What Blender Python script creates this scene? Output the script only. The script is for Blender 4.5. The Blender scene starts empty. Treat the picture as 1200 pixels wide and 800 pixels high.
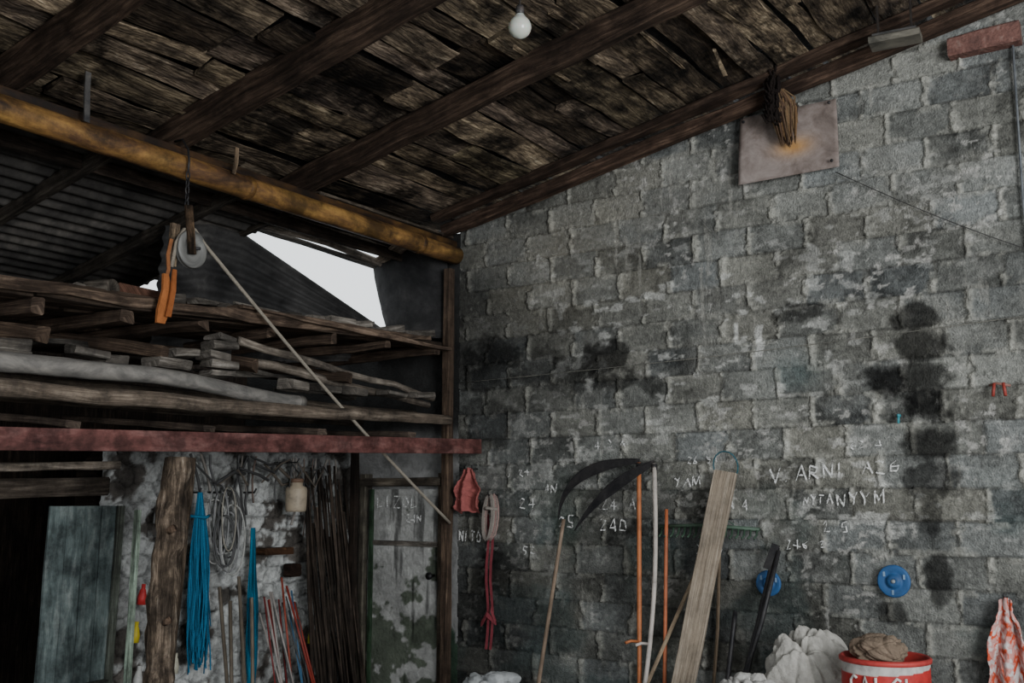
import bpy, math, random
import numpy as np
from mathutils import Vector, noise as mn
random.seed(7); rng=np.random.RandomState(5)
V=Vector
def ru(a,b): return random.uniform(a,b)

# ------------------------------------------------------------ mesh builder
class MB:
    def __init__(s): s.v=[];s.f=[];s.uv=[];s.c=[];s.m=[];s.sm=[]
    def add(s,vs,fs,uvs,col=(1,1,1),mi=0,smooth=False):
        o=len(s.v); s.v+= [tuple(p) for p in vs]
        for f in fs:
            s.f.append(tuple(i+o for i in f)); s.uv+=[uvs[i] for i in f]
            s.c+=[(col[0],col[1],col[2],1)]*len(f); s.m.append(mi); s.sm.append(smooth)
    def loft(s,rings,col=(1,1,1),mi=0,smooth=True,cap=True,closed=True,us=None):
        n=len(rings[0]); vs=[];uvs=[]; u=ru(0,9); w=ru(0,9)
        for k,r in enumerate(rings):
            if k: u+=(V(r[0])-V(rings[k-1][0])).length
            acc=w
            for j,p in enumerate(r):
                if j: acc+=(V(p)-V(r[j-1])).length
                vs.append(p); uvs.append((u,acc))
        fs=[]
        for k in range(len(rings)-1):
            for j in range(n if closed else n-1):
                a=k*n+j;b=k*n+(j+1)%n
                fs.append((a,b,b+n,a+n))
        if cap and closed:
            fs.append(tuple(reversed(range(n)))); fs.append(tuple((len(rings)-1)*n+j for j in range(n)))
        s.add(vs,fs,uvs,col,mi,smooth)
    def tube(s,pts,r,n=8,col=(1,1,1),mi=0,cap=True,rough=0):
        pts=[V(p) for p in pts]; N=len(pts)
        rs=r if isinstance(r,(list,tuple)) else [r]*N
        t=(pts[1]-pts[0]).normalized(); a=t.orthogonal().normalized(); rings=[]
        for i,p in enumerate(pts):
            if i==0: t2=(pts[1]-pts[0])
            elif i==N-1: t2=(pts[-1]-pts[-2])
            else: t2=(pts[i+1]-pts[i-1])
            t2.normalize(); a=(a-t2*a.dot(t2)).normalized(); b=t2.cross(a); ring=[]
            for j in range(n):
                an=2*math.pi*j/n; d=a*math.cos(an)+b*math.sin(an); q=rs[i]
                if rough: q*=1+rough*mn.noise((p+d*rs[i])*9)
                ring.append(p+d*q)
            rings.append(ring)
        s.loft(rings,col,mi,True,cap)
    def beam(s,p0,p1,w,h,up=(0,0,1),n=1,jit=0,col=(1,1,1),mi=0,ch=None,bow=0,twist=0,taper=1):
        p0=V(p0);p1=V(p1);t=(p1-p0).normalized();up=V(up)
        side=t.cross(up).normalized(); up=side.cross(t).normalized()
        c=ch if ch is not None else min(w,h)*.12; rings=[]
        se=ru(0,50)
        for k in range(n+1):
            f=k/n; p=p0.lerp(p1,f)
            p=p+up*bow*math.sin(math.pi*f)
            ww=w/2*(1+(taper-1)*f); hh=h/2*(1+(taper-1)*f); an=twist*(f-.5)
            S=side*math.cos(an)+up*math.sin(an); U=up*math.cos(an)-side*math.sin(an)
            pr=[(-ww,-hh+c),(-ww+c,-hh),(ww-c,-hh),(ww,-hh+c),(ww,hh-c),(ww-c,hh),(-ww+c,hh),(-ww,hh-c)]
            ring=[]
            for j,(x,y) in enumerate(pr):
                q=p+S*x+U*y
                if jit:
                    g=mn.noise_vector(V((f*(p1-p0).length*2.2+se,j//2*1.7,se)))
                    q=q+S*g.x*jit+U*g.y*jit
                ring.append(q)
            rings.append(ring)
        s.loft(rings,col,mi,False)
    def box(s,c,d,col=(1,1,1),mi=0,rot=0,ch=None,jit=0):
        c=V(c); a=V((math.cos(rot),math.sin(rot),0))
        s.beam(c-a*d[0]/2,c+a*d[0]/2,d[1],d[2],n=2 if jit else 1,jit=jit,col=col,mi=mi,ch=ch)
    def lathe(s,prof,c,axis=(0,0,1),n=24,col=(1,1,1),mi=0,smooth=True,cap=True):
        ax=V(axis).normalized(); a=ax.orthogonal().normalized(); b=ax.cross(a); c=V(c)
        rings=[[c+ax*z+(a*math.cos(2*math.pi*j/n)+b*math.sin(2*math.pi*j/n))*max(r,.0005) for j in range(n)] for r,z in prof]
        s.loft(rings,col,mi,smooth,cap)
    def ribbon(s,cs,ws,th,nrm,col=(1,1,1),mi=0):
        nrm=V(nrm).normalized()*th/2; rings=[]
        for c,w in zip(cs,ws):
            c=V(c);w=V(w); rings.append([c-w-nrm,c+w-nrm*.4,c+w+nrm*.4,c-w+nrm])
        s.loft(rings,col,mi,False)
    def build(s,name,mats,parent=None):
        me=bpy.data.meshes.new(name); me.from_pydata(s.v,[],s.f)
        uv=me.uv_layers.new(name='UVMap'); uv.data.foreach_set('uv',np.array(s.uv,dtype=np.float32).ravel())
        ca=me.color_attributes.new('Col','FLOAT_COLOR','CORNER'); ca.data.foreach_set('color',np.array(s.c,dtype=np.float32).ravel())
        for m in mats: me.materials.append(m)
        me.polygons.foreach_set('material_index',s.m); me.polygons.foreach_set('use_smooth',s.sm)
        me.update(); ob=bpy.data.objects.new(name,me); bpy.context.collection.objects.link(ob)
        if parent: ob.parent=parent
        return ob
def empty(name):
    e=bpy.data.objects.new(name,None); bpy.context.collection.objects.link(e); return e

# ------------------------------------------------------------ materials
def mat(name,cols,scale=(1,1,1),coord='UV',rough=.9,metal=0,bump=.3,bscale=None,detail=6,dist=.4,vcol=True,nscale=5,spec=.15,grime=0,gscale=3):
    m=bpy.data.materials.new(name); m.use_nodes=True; N=m.node_tree.nodes; L=m.node_tree.links
    b=N['Principled BSDF']; b.inputs['Roughness'].default_value=rough; b.inputs['Metallic'].default_value=metal
    b.inputs['Specular IOR Level'].default_value=spec
    tc=N.new('ShaderNodeTexCoord'); mp=N.new('ShaderNodeMapping'); mp.inputs['Scale'].default_value=scale
    L.new(tc.outputs[coord],mp.inputs[0])
    n=N.new('ShaderNodeTexNoise'); n.inputs['Scale'].default_value=nscale; n.inputs['Detail'].default_value=detail; n.inputs['Distortion'].default_value=dist
    n.inputs['Roughness'].default_value=.70
    L.new(mp.outputs[0],n.inputs['Vector'])
    r=N.new('ShaderNodeValToRGB'); r.color_ramp.elements[0].position=cols[0][0]; r.color_ramp.elements[0].color=(*cols[0][1],1)
    r.color_ramp.elements[1].position=cols[-1][0]; r.color_ramp.elements[1].color=(*cols[-1][1],1)
    for p,c in cols[1:-1]:
        e=r.color_ramp.elements.new(p); e.color=(*c,1)
    L.new(n.outputs['Fac'],r.inputs[0]); out=r.outputs[0]
    def mul(out,o2):
        mx=N.new('ShaderNodeMix'); mx.data_type='RGBA'; mx.blend_type='MULTIPLY'; mx.inputs[0].default_value=1
        L.new(out,mx.inputs[6]); L.new(o2,mx.inputs[7]); return mx.outputs[2]
    if vcol:
        a=N.new('ShaderNodeVertexColor'); a.layer_name='Col'; out=mul(out,a.outputs[0])
    if grime:
        g=N.new('ShaderNodeTexNoise'); g.inputs['Scale'].default_value=gscale; g.inputs['Detail'].default_value=8; g.inputs['Roughness'].default_value=.72
        L.new(tc.outputs['Object'],g.inputs['Vector']); gr=N.new('ShaderNodeValToRGB')
        gr.color_ramp.elements[0].position=.40; gr.color_ramp.elements[0].color=(1-grime,1-grime,1-grime,1)
        gr.color_ramp.elements[1].position=.60; gr.color_ramp.elements[1].color=(1+grime*.5,1+grime*.48,1+grime*.42,1)
        L.new(g.outputs['Fac'],gr.inputs[0]); out=mul(out,gr.outputs[0])
    L.new(out,b.inputs['Base Color'])
    if bump:
        n2=N.new('ShaderNodeTexNoise'); n2.inputs['Scale'].default_value=bscale or nscale*4; n2.inputs['Detail'].default_value=6
        L.new(mp.outputs[0],n2.inputs['Vector']); bp=N.new('ShaderNodeBump'); bp.inputs['Strength'].default_value=bump; bp.inputs['Distance'].default_value=.02
        L.new(n2.outputs['Fac'],bp.inputs['Height']); L.new(bp.outputs[0],b.inputs['Normal'])
    return m
GR=(1.2,14,1)
wood_dark=mat('old_dark_wood',[(.3,(.014,.011,.009)),(.5,(.05,.037,.029)),(.62,(.10,.076,.059)),(.75,(.2,.163,.13))],GR,nscale=2.2,bump=.5,grime=.5)
wood_board=mat('roof_board_wood',[(.30,(.018,.0145,.0125)),(.43,(.066,.053,.042)),(.53,(.14,.112,.083)),(.62,(.28,.23,.17)),(.74,(.47,.43,.36))],(1.0,4,1),nscale=3.0,bump=.8,dist=.7,grime=.85,gscale=2.6)
wood_grey=mat('weathered_grey_wood',[(.3,(.045,.039,.034)),(.5,(.13,.115,.10)),(.7,(.30,.275,.245))],GR,nscale=2.2,bump=.5,grime=.6)
wood_plank=mat('pale_plank_wood',[(.3,(.13,.105,.08)),(.5,(.26,.215,.165)),(.7,(.40,.345,.28))],(.7,30,1),nscale=2,bump=.7,grime=.3)
bark=mat('bark_wood',[(.32,(.018,.014,.011)),(.48,(.07,.055,.042)),(.6,(.18,.145,.115)),(.72,(.38,.34,.29))],(12,12,1.3),coord='Object',nscale=2.4,bump=.8,dist=.5,grime=.6,gscale=6)
rust_yellow=mat('rusty_ochre_steel',[(.3,(.02,.013,.01)),(.43,(.075,.04,.02)),(.54,(.19,.105,.035)),(.72,(.36,.22,.065))],(.6,3,1),nscale=2.4,rough=.6,bump=.2,dist=.5,grime=.7,gscale=3,spec=.3)
rust_red=mat('red_oxide_steel',[(.3,(.03,.014,.012)),(.5,(.10,.040,.036)),(.75,(.2,.105,.095))],(1,3,1),nscale=3,rough=.7,bump=.2,grime=.55,gscale=5)
steel_grey=mat('galvanised_pipe',[(.35,(.08,.08,.078)),(.5,(.16,.155,.15)),(.65,(.26,.25,.235))],(1,2,1),nscale=4,rough=.6,metal=.2,bump=.2)
steel_dark=mat('dark_iron',[(.35,(.01,.01,.012)),(.6,(.035,.033,.033)),(.75,(.08,.06,.05))],(1,1,1),nscale=8,rough=.5,metal=.3,bump=.2,spec=.3)
sheet_dark=mat('sooty_corrugated_sheet',[(.35,(.014,.014,.014)),(.55,(.036,.035,.034)),(.72,(.08,.075,.07))],(1,1,1),coord='Object',nscale=2,rough=.75,bump=.15,grime=.4)
fabric=mat('fabric',[(.3,(.6,.6,.6)),(.7,(1,1,1))],(1,1,1),coord='Object',nscale=14,rough=.95,bump=.35,bscale=90)
ropem=mat('rope_fibre',[(.3,(.45,.45,.45)),(.7,(1,1,1))],(60,8,1),nscale=3,rough=.95,bump=.6)
plastic=mat('plastic',[(.3,(.5,.5,.5)),(.5,(.88,.88,.88)),(.7,(1.05,1.03,1))],(1,1,1),coord='Object',nscale=9,rough=.55,bump=.08,spec=.3)
concrete_floor=mat('dirty_concrete',[(.3,(.10,.095,.088)),(.5,(.18,.17,.16)),(.7,(.28,.27,.25))],(1,1,1),coord='Object',nscale=1.6,bump=.4,bscale=40,vcol=False)
sheet_metal=mat('aged_panel',[(.32,(.10,.078,.066)),(.5,(.20,.163,.146)),(.68,(.30,.26,.238))],(1,1,1),coord='Object',nscale=4.5,rough=.75,bump=.1)
plaster=mat('old_plaster',[(.3,(.5,.5,.5)),(.5,(.8,.8,.8)),(.7,(1,1,1))],(1,1,1),coord='Object',nscale=9,rough=.95,bump=.5,bscale=45)
blockm=mat('concrete_block',[(.30,(.40,.40,.40)),(.43,(.80,.80,.80)),(.57,(1.06,1.06,1.05)),(.68,(1.5,1.5,1.46))],(1,1,1),coord='Object',nscale=34,detail=10,rough=.95,bump=.8,bscale=90,dist=.2)
whitewash=mat('whitewashed_stone',[(.3,(.4,.4,.4)),(.5,(.9,.9,.9)),(.7,(1.1,1.1,1.1))],(1,1,1),coord='Object',nscale=22,rough=.95,bump=.8,bscale=60)
brickm=mat('red_brick',[(.3,(.08,.045,.04)),(.55,(.17,.085,.07)),(.75,(.27,.2,.17))],nscale=12,bump=.6)
def chalkmat():
    m=bpy.data.materials.new('chalk'); m.use_nodes=True; N=m.node_tree.nodes; L=m.node_tree.links
    b=N['Principled BSDF']; b.inputs['Base Color'].default_value=(.72,.72,.70,1); b.inputs['Roughness'].default_value=1
    tc=N.new('ShaderNodeTexCoord'); n=N.new('ShaderNodeTexNoise'); n.inputs['Scale'].default_value=70; n.inputs['Detail'].default_value=4
    r=N.new('ShaderNodeValToRGB'); r.color_ramp.elements[0].position=.34; r.color_ramp.elements[1].position=.56
    r.color_ramp.elements[1].color=(.85,.85,.85,1)
    L.new(tc.outputs['Object'],n.inputs['Vector']); L.new(n.outputs['Fac'],r.inputs[0]); L.new(r.outputs[0],b.inputs['Alpha']); return m
chalk=chalkmat()

# ------------------------------------------------------------ numpy noise
def vnoise(x,y,seed=0):
    xi=np.floor(x).astype(np.int64); yi=np.floor(y).astype(np.int64); fx=x-xi; fy=y-yi
    fx=fx*fx*(3-2*fx); fy=fy*fy*(3-2*fy)
    def h(a,b):
        n=(a*374761393+b*668265263+seed*1442695041)&0x7fffffff; n=((n^(n>>13))*1274126177)&0x7fffffff
        return ((n^(n>>16))&0xffff)/65535.
    return (h(xi,yi)*(1-fx)+h(xi+1,yi)*fx)*(1-fy)+(h(xi,yi+1)*(1-fx)+h(xi+1,yi+1)*fx)*fy
def fbm(x,y,seed=0,o=4):
    s=0;a=.5;t=0
    for k in range(o): s=s+a*vnoise(x*2**k,y*2**k,seed+k*7); t+=a; a*=.55
    return s/t
def sst(a,b,x): 
    t=np.clip((x-a)/(b-a),0,1); return t*t*(3-2*t)
def hash1(i,seed=0):
    n=(i.astype(np.int64)*374761393+seed*668265263)&0x7fffffff; n=((n^(n>>13))*1274126177)&0x7fffffff
    return ((n^(n>>16))&0xffff)/65535.
def gridmesh(name,X,Y,Z,C,mats,keep=None,parent=None,smooth=True,flip=False):
    nz,nx=X.shape; co=np.stack([X,Y,Z],-1).reshape(-1,3)
    idx=np.arange(nz*nx).reshape(nz,nx)
    q=np.stack([idx[:-1,:-1],idx[:-1,1:],idx[1:,1:],idx[1:,:-1]],-1)
    if flip: q=q[...,::-1]
    q=q.reshape(-1,4)
    if keep is not None: q=q[keep[:-1,:-1].reshape(-1)]
    me=bpy.data.meshes.new(name); me.from_pydata(co.tolist(),[],q.tolist())
    ca=me.color_attributes.new('Col','FLOAT_COLOR','POINT')
    cc=np.ones((nz*nx,4),dtype=np.float32); cc[:,:3]=C.reshape(-1,3); ca.data.foreach_set('color',cc.ravel())
    for m in mats: me.materials.append(m)
    me.polygons.foreach_set('use_smooth',[smooth]*len(me.polygons)); me.update()
    ob=bpy.data.objects.new(name,me); bpy.context.collection.objects.link(ob)
    if parent: ob.parent=parent
    return ob
def roofz(x): return 3.78+.195*x

# ------------------------------------------------------------ block wall (plane y=0, room side y<0)
def block_wall():
    xs=np.concatenate([np.arange(0,4.75,.0095),np.arange(4.75,8.01,.05)]); zs=np.arange(0,5.5,.0095)
    X,Z=np.meshgrid(xs,zs)
    wx=X+.014*(fbm(X*6,Z*6,3)-.5)+.010*(fbm(X*25,Z*25,4)-.5); wz=Z+.018*(fbm(X*3.5,Z*5,9)-.5)+.010*(fbm(X*25,Z*25,10)-.5)+.004*np.sin(X*1.3)
    row=np.floor(wz/.205); fz=wz-row*.205
    off=(row%2)*.205+ (hash1(row,4)-.5)*.09
    u=wx+off+4; bi=np.floor(u/.41); fu=u-bi*.41
    bid=bi*131+row*977
    dv=np.minimum(fu,.41-fu); dh=np.minimum(fz,.205-fz)
    n1=fbm(X*18,Z*18,21); n2=fbm(X*45,Z*45,31,3); n3=fbm(X*3,Z*3,41)
    hw=.004+.007*n1
    mh=1-sst(hw*.5,hw*1.5,dh)
    mvw=.010+.05*np.clip(n1-.33,0,1)
    mv=1-sst(mvw*.6,mvw*1.25,dv)
    sm=sst(.56,.64,fbm(X*8,Z*12,51)+.05*(n2-.5))*(1-sst(.015,.045,np.minimum(dv*.7,fz)))
    sm=np.maximum(sm,sst(.60,.67,fbm(X*6+3,Z*8+3,53)+.08*(n2-.5))*(1-sst(.015,.05,(.205-fz))))
    lump=mv*sst(.36,.48,fbm(X*3.5+9,Z*8,61)+.1*(n2-.5))
    H=-.010*mh*(1-sm)-.007*mv*(1-lump)+.018*lump*(.5+n2)+.006*sm+.005*(hash1(bid,2)-.5)+.006*(n1-.5)+.005*(n2-.5)
    hb=hash1(bid,12); ht=hash1(bid,17)
    val=.133+.13*(hb-.4)+.12*(n1-.5)+.20*(n3-.5)+.08*(n2-.5)
    tint=np.stack([1.0+.08*(ht-.5),1.02+0*ht,.94-.12*(ht-.5)],-1)
    C=np.clip(val,.025,1)[...,None]*tint
    def mixc(mask,c,C): return C*(1-mask[...,None])+np.array(c)*mask[...,None]
    C=mixc(mh*(1-sm)*.58,(.048,.047,.042),C)
    C=mixc(mv*(1-lump)*.5,(.065,.063,.055),C)
    C=mixc(np.clip(lump*.85+sm*.55,0,1)*(.5+.7*n2).clip(0,1),(.34,.335,.295),C)
    C=mixc((.40*sst(.48,.66,fbm(X*1.6,Z*3,71))*sst(1.5,3.0,Z)*(.5+.8*n2)).clip(0,1),(.28,.275,.245),C)
    g=lambda cx,cz,rx,rz:np.exp(-(((X-cx)/rx)**2+((Z-cz)/rz)**2))
    C=mixc(.4*g(1.0,3.45,.7,.45)*(hb*.6+.5).clip(0,1),(.24,.21,.155),C)
    ww=sst(.60,.69,fbm(X*8,Z*15,83)+.06*(n2-.5))*(g(2.2,2.6,.9,.35)+g(1.2,1.9,1.1,.8)*.7+g(3.3,1.6,.9,.5)*.9+g(2.0,3.0,1.4,.6)*.7+g(.4,1.2,.5,.7)*.7+g(3.6,3.4,.8,.5)*.4).clip(0,1)
    C=mixc(ww*.68,(.50,.50,.47),C)
    wp=sst(.64,.70,fbm(X*16,Z*22,85))*sst(.45,.6,fbm(X*2,Z*2,86)); C=mixc(wp*.6,(.46,.45,.42),C)
    dr=sst(.66,.74,fbm(X*26,Z*2.6,181))*sst(.5,.62,fbm(X*2.4,Z*2.4,183)); C=mixc(dr*.35,(.38,.37,.33),C)
    C=mixc(((sst(.032,.02,np.abs(X-2.61+.01*np.sin(Z*40)))*sst(.12,.1,np.abs(Z-2.66)))+sst(.02,.012,np.abs(X-2.44))*sst(.07,.05,np.abs(Z-2.74))).clip(0,1)*(.4+.7*n1).clip(0,1),(.6,.6,.57),C)
    C=mixc(.5*sst(.48,.64,fbm(X*2.2,Z*2.6,97))*sst(2.0,1.1,Z),(.068,.100,.098),C)
    C=mixc(.4*g(2.85,2.42,.16,.12)*(.5+n1),(.10,.15,.15),C)
    C=mixc(.4*sst(.52,.7,fbm(X*3,Z*2,99))*g(.9,.9,.8,.7),(.05,.09,.06),C)
    e=(fbm(X*6,Z*6,111)-.5)*1.9; e2=(fbm(X*22,Z*22,121)-.5)
    def blob(cx,cz,rx,rz,k=1,ns=1): 
        d=((X-cx)/rx)**2+((Z-cz)/rz)**2+(e*1.2+e2*1.6)*ns; return sst(1.25,.45,d)*k
    soot=np.zeros_like(X)
    for a in [(3.64,2.72,.16,.10,.95,.6),(3.66,2.54,.2,.12,.95,.6),(3.58,2.34,.29,.11,.95,.6),(3.70,2.16,.15,.15,.93,.6),(3.68,1.92,.18,.13,.92,.6),(3.68,1.70,.18,.13,.85,.7),(3.66,1.48,.08,.14,.75,.7),(3.70,1.08,.08,.18,.85,.6),(3.4,.88,.1,.08,.85,.6),
              (2.89,2.84,.17,.07,.8),(2.76,2.82,.06,.06,.7),(1.38,2.62,.20,.16,.92,.8),(1.45,2.45,.22,.11,.85),(1.05,2.5,.24,.14,.6),(.75,2.62,.28,.16,.65),(.35,2.65,.35,.26,.8),(.3,2.2,.3,.2,.6),(1.75,2.38,.10,.08,.65),(1.3,3.15,.2,.05,.3)]:
        soot=np.maximum(soot,blob(*a))
    C=C*(1-.86*soot[...,None])
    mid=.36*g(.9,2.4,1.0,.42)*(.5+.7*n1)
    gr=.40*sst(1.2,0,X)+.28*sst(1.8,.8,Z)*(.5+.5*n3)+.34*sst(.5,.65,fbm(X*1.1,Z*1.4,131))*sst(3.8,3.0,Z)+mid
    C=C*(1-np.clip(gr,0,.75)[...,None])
    keep=Z<roofz(X)+.14
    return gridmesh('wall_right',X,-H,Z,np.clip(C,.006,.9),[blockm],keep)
wall_right=block_wall()

G={'V':[[(0,1),(.45,0),(.9,1)]],'A':[[(0,0),(.45,1),(.9,0)],[(.2,.4),(.7,.4)]],'R':[[(0,0),(0,1),(.7,.9),(.6,.5),(0,.5),(.8,0)]],'N':[[(0,0),(.05,1),(.75,0),(.8,1)]],
'I':[[(.2,0),(.25,1)]],'2':[[(0,.8),(.3,1),(.7,.8),(.1,.05),(.8,0)]],'6':[[(.7,1),(.1,.5),(.1,.1),(.6,0),(.7,.4),(.15,.45)]],'4':[[(.6,0),(.55,1),(0,.35),(.85,.35)]],'D':[[(0,0),(0,1),(.6,.85),(.75,.4),(.5,0),(0,0)]],
'T':[[(0,1),(.8,.95)],[(.4,1),(.4,0)]],'O':[[(.4,1),(.05,.6),(.15,.1),(.6,0),(.8,.5),(.4,1)]],'M':[[(0,0),(.1,1),(.45,.3),(.8,1),(.9,0)]],'Y':[[(0,1),(.4,.5),(.8,1)],[(.4,.5),(.35,0)]],
'L':[[(0,1),(0,0),(.7,0)]],'Z':[[(0,1),(.8,1),(0,0),(.8,0)]],'5':[[(.7,1),(.1,1),(.1,.55),(.6,.5),(.6,.05),(0,0)]],'.':[[(.3,0),(.35,.06)]],' ':[]}
def letters(mb,txt,x,z,h,y,w=.8,slope=0,r=.0052):
    for i,ch in enumerate(txt):
        for st in G[ch]:
            pts=[]
            for (a,b) in st: pts.append(V((x+(i+a*.8)*h*w+ru(-.007,.007),y,z+b*h+slope*i*h*w+ru(-.009,.009))))
            fine=[pts[0]]
            for q in pts[1:]: fine+= [fine[-1].lerp(q,.5),q]
            mb.ribbon(fine,[V((r*.8,0,r*.9))]*len(fine),.003,(0,1,0))
mb=MB()
letters(mb,'V.ARNI',2.66,1.69,.09,-.02,1.0,.06)
letters(mb,'A26',3.27,1.735,.08,-.02,1.1,.06)
letters(mb,'NYYM',3.1,1.53,.08,-.02,1.0,.08)
letters(mb,'NYTA',2.88,1.54,.05,-.02,1.0,.06,r=.004)
letters(mb,'24D',1.33,1.34,.08,-.02,1.1)
letters(mb,'25',.98,1.36,.08,-.02,1.0)
letters(mb,'24',.62,1.5,.075,-.02,1.1,r=.0045)
letters(mb,'4N',.85,1.62,.06,-.02,1.1,r=.004)
letters(mb,'YAM 2',1.95,1.66,.065,-.02,1.1,r=.0045)
letters(mb,'24 A',1.35,1.5,.07,-.02,1.1,r=.004)
letters(mb,'NITOT',.03,1.23,.085,-.02,.7)
letters(mb,'2.5',3.0,1.36,.07,-.02,.9,r=.004)
letters(mb,'24 6',2.1,1.2,.06,-.02,.9,r=.004)
letters(mb,'N 4',2.35,1.5,.06,-.02,.9,r=.004)
letters(mb,'246 2',2.75,1.25,.05,-.02,1.1,.03,r=.0035)
letters(mb,'62 4',3.2,1.9,.05,-.02,1.1,.03,r=.0035)
letters(mb,'5 24',.5,1.75,.05,-.02,1.1,.03,r=.0035)
letters(mb,'26 54',2.05,1.82,.045,-.02,1.1,.03,r=.0035)
letters(mb,'4 2 A',1.3,1.95,.05,-.02,1.1,.03,r=.0035)
letters(mb,'52',.65,1.15,.06,-.02,1.1,.03,r=.004)
mb.build('chalk_marks',[chalk],wall_right)
mb=MB()
mb.box((4.17,-.03,4.44),(.42,.14,.13),ch=.012,jit=.016)
mb.box((4.7,-.03,4.54),(.42,.14,.13),ch=.012,jit=.016)
mb.build('top_bricks',[brickm],wall_right)

# ------------------------------------------------------------ whitewashed stone wall (plane x=-1.2)
def stone_wall():
    ys=np.arange(-2.5,.02,.012); zs=np.arange(0,2.05,.012); Yg,Z=np.meshgrid(ys,zs)
    P=[]
    for i in range(-1,13):
        for j in range(-1,17): P.append((-2.6+(i+ru(.1,.9)+.5*(j%2))*.24,(j+ru(.3,.7))*.13))
    P=np.array(P); d1=np.full(Yg.shape,9.);d2=d1.copy();id1=np.zeros(Yg.shape)
    wy=Yg+.09*(fbm(Yg*8,Z*8,5)-.5); wz=Z+.07*(fbm(Yg*8,Z*8,15)-.5)
    for k,(a,b) in enumerate(P):
        d=np.hypot((wy-a)*.8,(wz-b)*1.5); c=d<d1; d2=np.where(c,d1,np.minimum(d2,d)); id1=np.where(c,k,id1); d1=np.where(c,d,d1)
    ed=sst(0,.03,d2-d1); n=fbm(Yg*14,Z*14,25); n2=fbm(Yg*40,Z*40,26)
    H=.022*ed+.03*(hash1(id1,3)-.5)+.035*(n-.5)+.012*(n2-.5)
    w=sst(.40,.50,fbm(Yg*3,Z*3.5,35)+.16*(hash1(id1,6)-.5)+.3*(n-.5)+.15*(n2-.5))
    C=(.07+.12*n*hash1(id1,9))[...,None]*np.array([1,.9,.8])
    C=C*(1-w[...,None])+np.array([.58,.59,.57])*(w*(.4+.7*n))[...,None]
    C=C*(.5+.5*ed)[...,None]
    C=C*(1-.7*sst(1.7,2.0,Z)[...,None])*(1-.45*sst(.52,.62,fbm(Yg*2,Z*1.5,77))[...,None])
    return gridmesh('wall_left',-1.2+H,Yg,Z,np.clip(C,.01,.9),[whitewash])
wl=stone_wall()
mb=MB(); mb.box((-1.34,-1.24,1.01),(.2,2.56,2.04),(.3,.28,.26)); mb.build('wall_core',[wood_dark],wl)
mb=MB()
for i in range(13):
    y=-6.2+i*.5
    mb.beam((-2.6,y,0),(-2.6,y,3.32 if y<-1.3 else 3.2),.03,.5,up=(0,1,0),n=3,jit=.01,col=(.35,.33,.32))
mb.build('wall_back',[wood_dark])

# ------------------------------------------------------------ plastered rear wall left of the corner (y=0, x<0) + door
def rear_wall():
    xs=np.arange(-2.6,0.02,.016); zs=np.arange(0,3.82,.016); X,Z=np.meshgrid(xs,zs)
    n=fbm(X*9,Z*9,5); m=fbm(X*2.5,Z*2.5,8)
    C=(.22+.14*(n-.5)+.2*(m-.5))[...,None]*np.array([1,1,.97])
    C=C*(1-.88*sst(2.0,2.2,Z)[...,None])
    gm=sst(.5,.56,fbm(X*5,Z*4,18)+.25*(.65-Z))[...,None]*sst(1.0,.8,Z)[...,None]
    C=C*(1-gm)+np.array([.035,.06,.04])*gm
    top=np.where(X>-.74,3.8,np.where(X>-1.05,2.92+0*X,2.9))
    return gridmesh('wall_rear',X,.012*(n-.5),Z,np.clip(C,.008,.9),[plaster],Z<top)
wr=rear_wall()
def door_panel():
    xs=np.arange(-.93,-.1,.01); zs=np.arange(0.02,1.66,.01); X,Z=np.meshgrid(xs,zs)
    n=fbm(X*12,Z*12,55); m=fbm(X*3.2,Z*2.6,58); n2=fbm(X*40,Z*40,59)
    C=(.33+.22*(n-.5)+.25*(m-.5)+.1*(n2-.5))[...,None]*np.array([1,1,.95])
    gm=(sst(.46,.54,fbm(X*5,Z*6,68)+.3*(.55-Z)+.12*(n2-.5)))[...,None]*.9
    C=C*(1-gm)+np.array([.06,.075,.05])*gm*(.6+.8*n[...,None])
    st=sst(.56,.7,fbm(X*12,Z*1.4,78))[...,None]; C=C*(1-.7*st)
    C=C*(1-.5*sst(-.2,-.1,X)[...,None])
    return gridmesh('panel',X,-.05+.008*(n-.5),Z,np.clip(C,.01,.9),[plaster])
door=empty('door_1'); dp=door_panel(); dp.parent=door
mb=MB()
mb.beam((-.965,-.05,0),(-.965,-.05,1.78),.07,.1,up=(0,1,0),n=6,jit=.008,col=(.5,.5,.45))
mb.beam((-.12,-.05,0),(-.12,-.05,1.78),.05,.07,up=(0,1,0),n=6,jit=.006,col=(.4,.35,.3))
mb.beam((-1.0,-.06,1.71),(-.10,-.06,1.71),.1,.07,n=5,jit=.008,col=(.5,.47,.42))
mb.beam((-.9,-.062,1.2),(-.14,-.062,1.2),.012,.04,n=4,jit=.004,col=(.7,.7,.7))
mb.beam((-.88,-.065,.02),(-.88,-.065,1.65),.04,.02,up=(0,1,0),n=4,jit=.004,col=(.2,.42,.27))
mb.build('frame',[wood_grey],door)
mb=MB(); letters(mb,'LIZOL',-.82,1.5,.085,-.062,1.1); letters(mb,'24N',-.5,1.38,.06,-.062,1.0); mb.build('chalk_text',[chalk],door)
mb=MB(); mb.lathe([(.012,0),(.012,.05),(.03,.055),(.03,.075),(.0,.08)],(-.2,-.055,.95),(0,-1,0),12,(.5,.5,.5)); mb.build('handle',[steel_dark],door)
mb=MB(); mb.beam((-.04,-.10,0),(-.04,-.10,3.48),.07,.075,up=(0,1,0),n=24,jit=.010,col=(1.1,1.0,.9)); mb.build('corner_post',[wood_dark])
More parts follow.
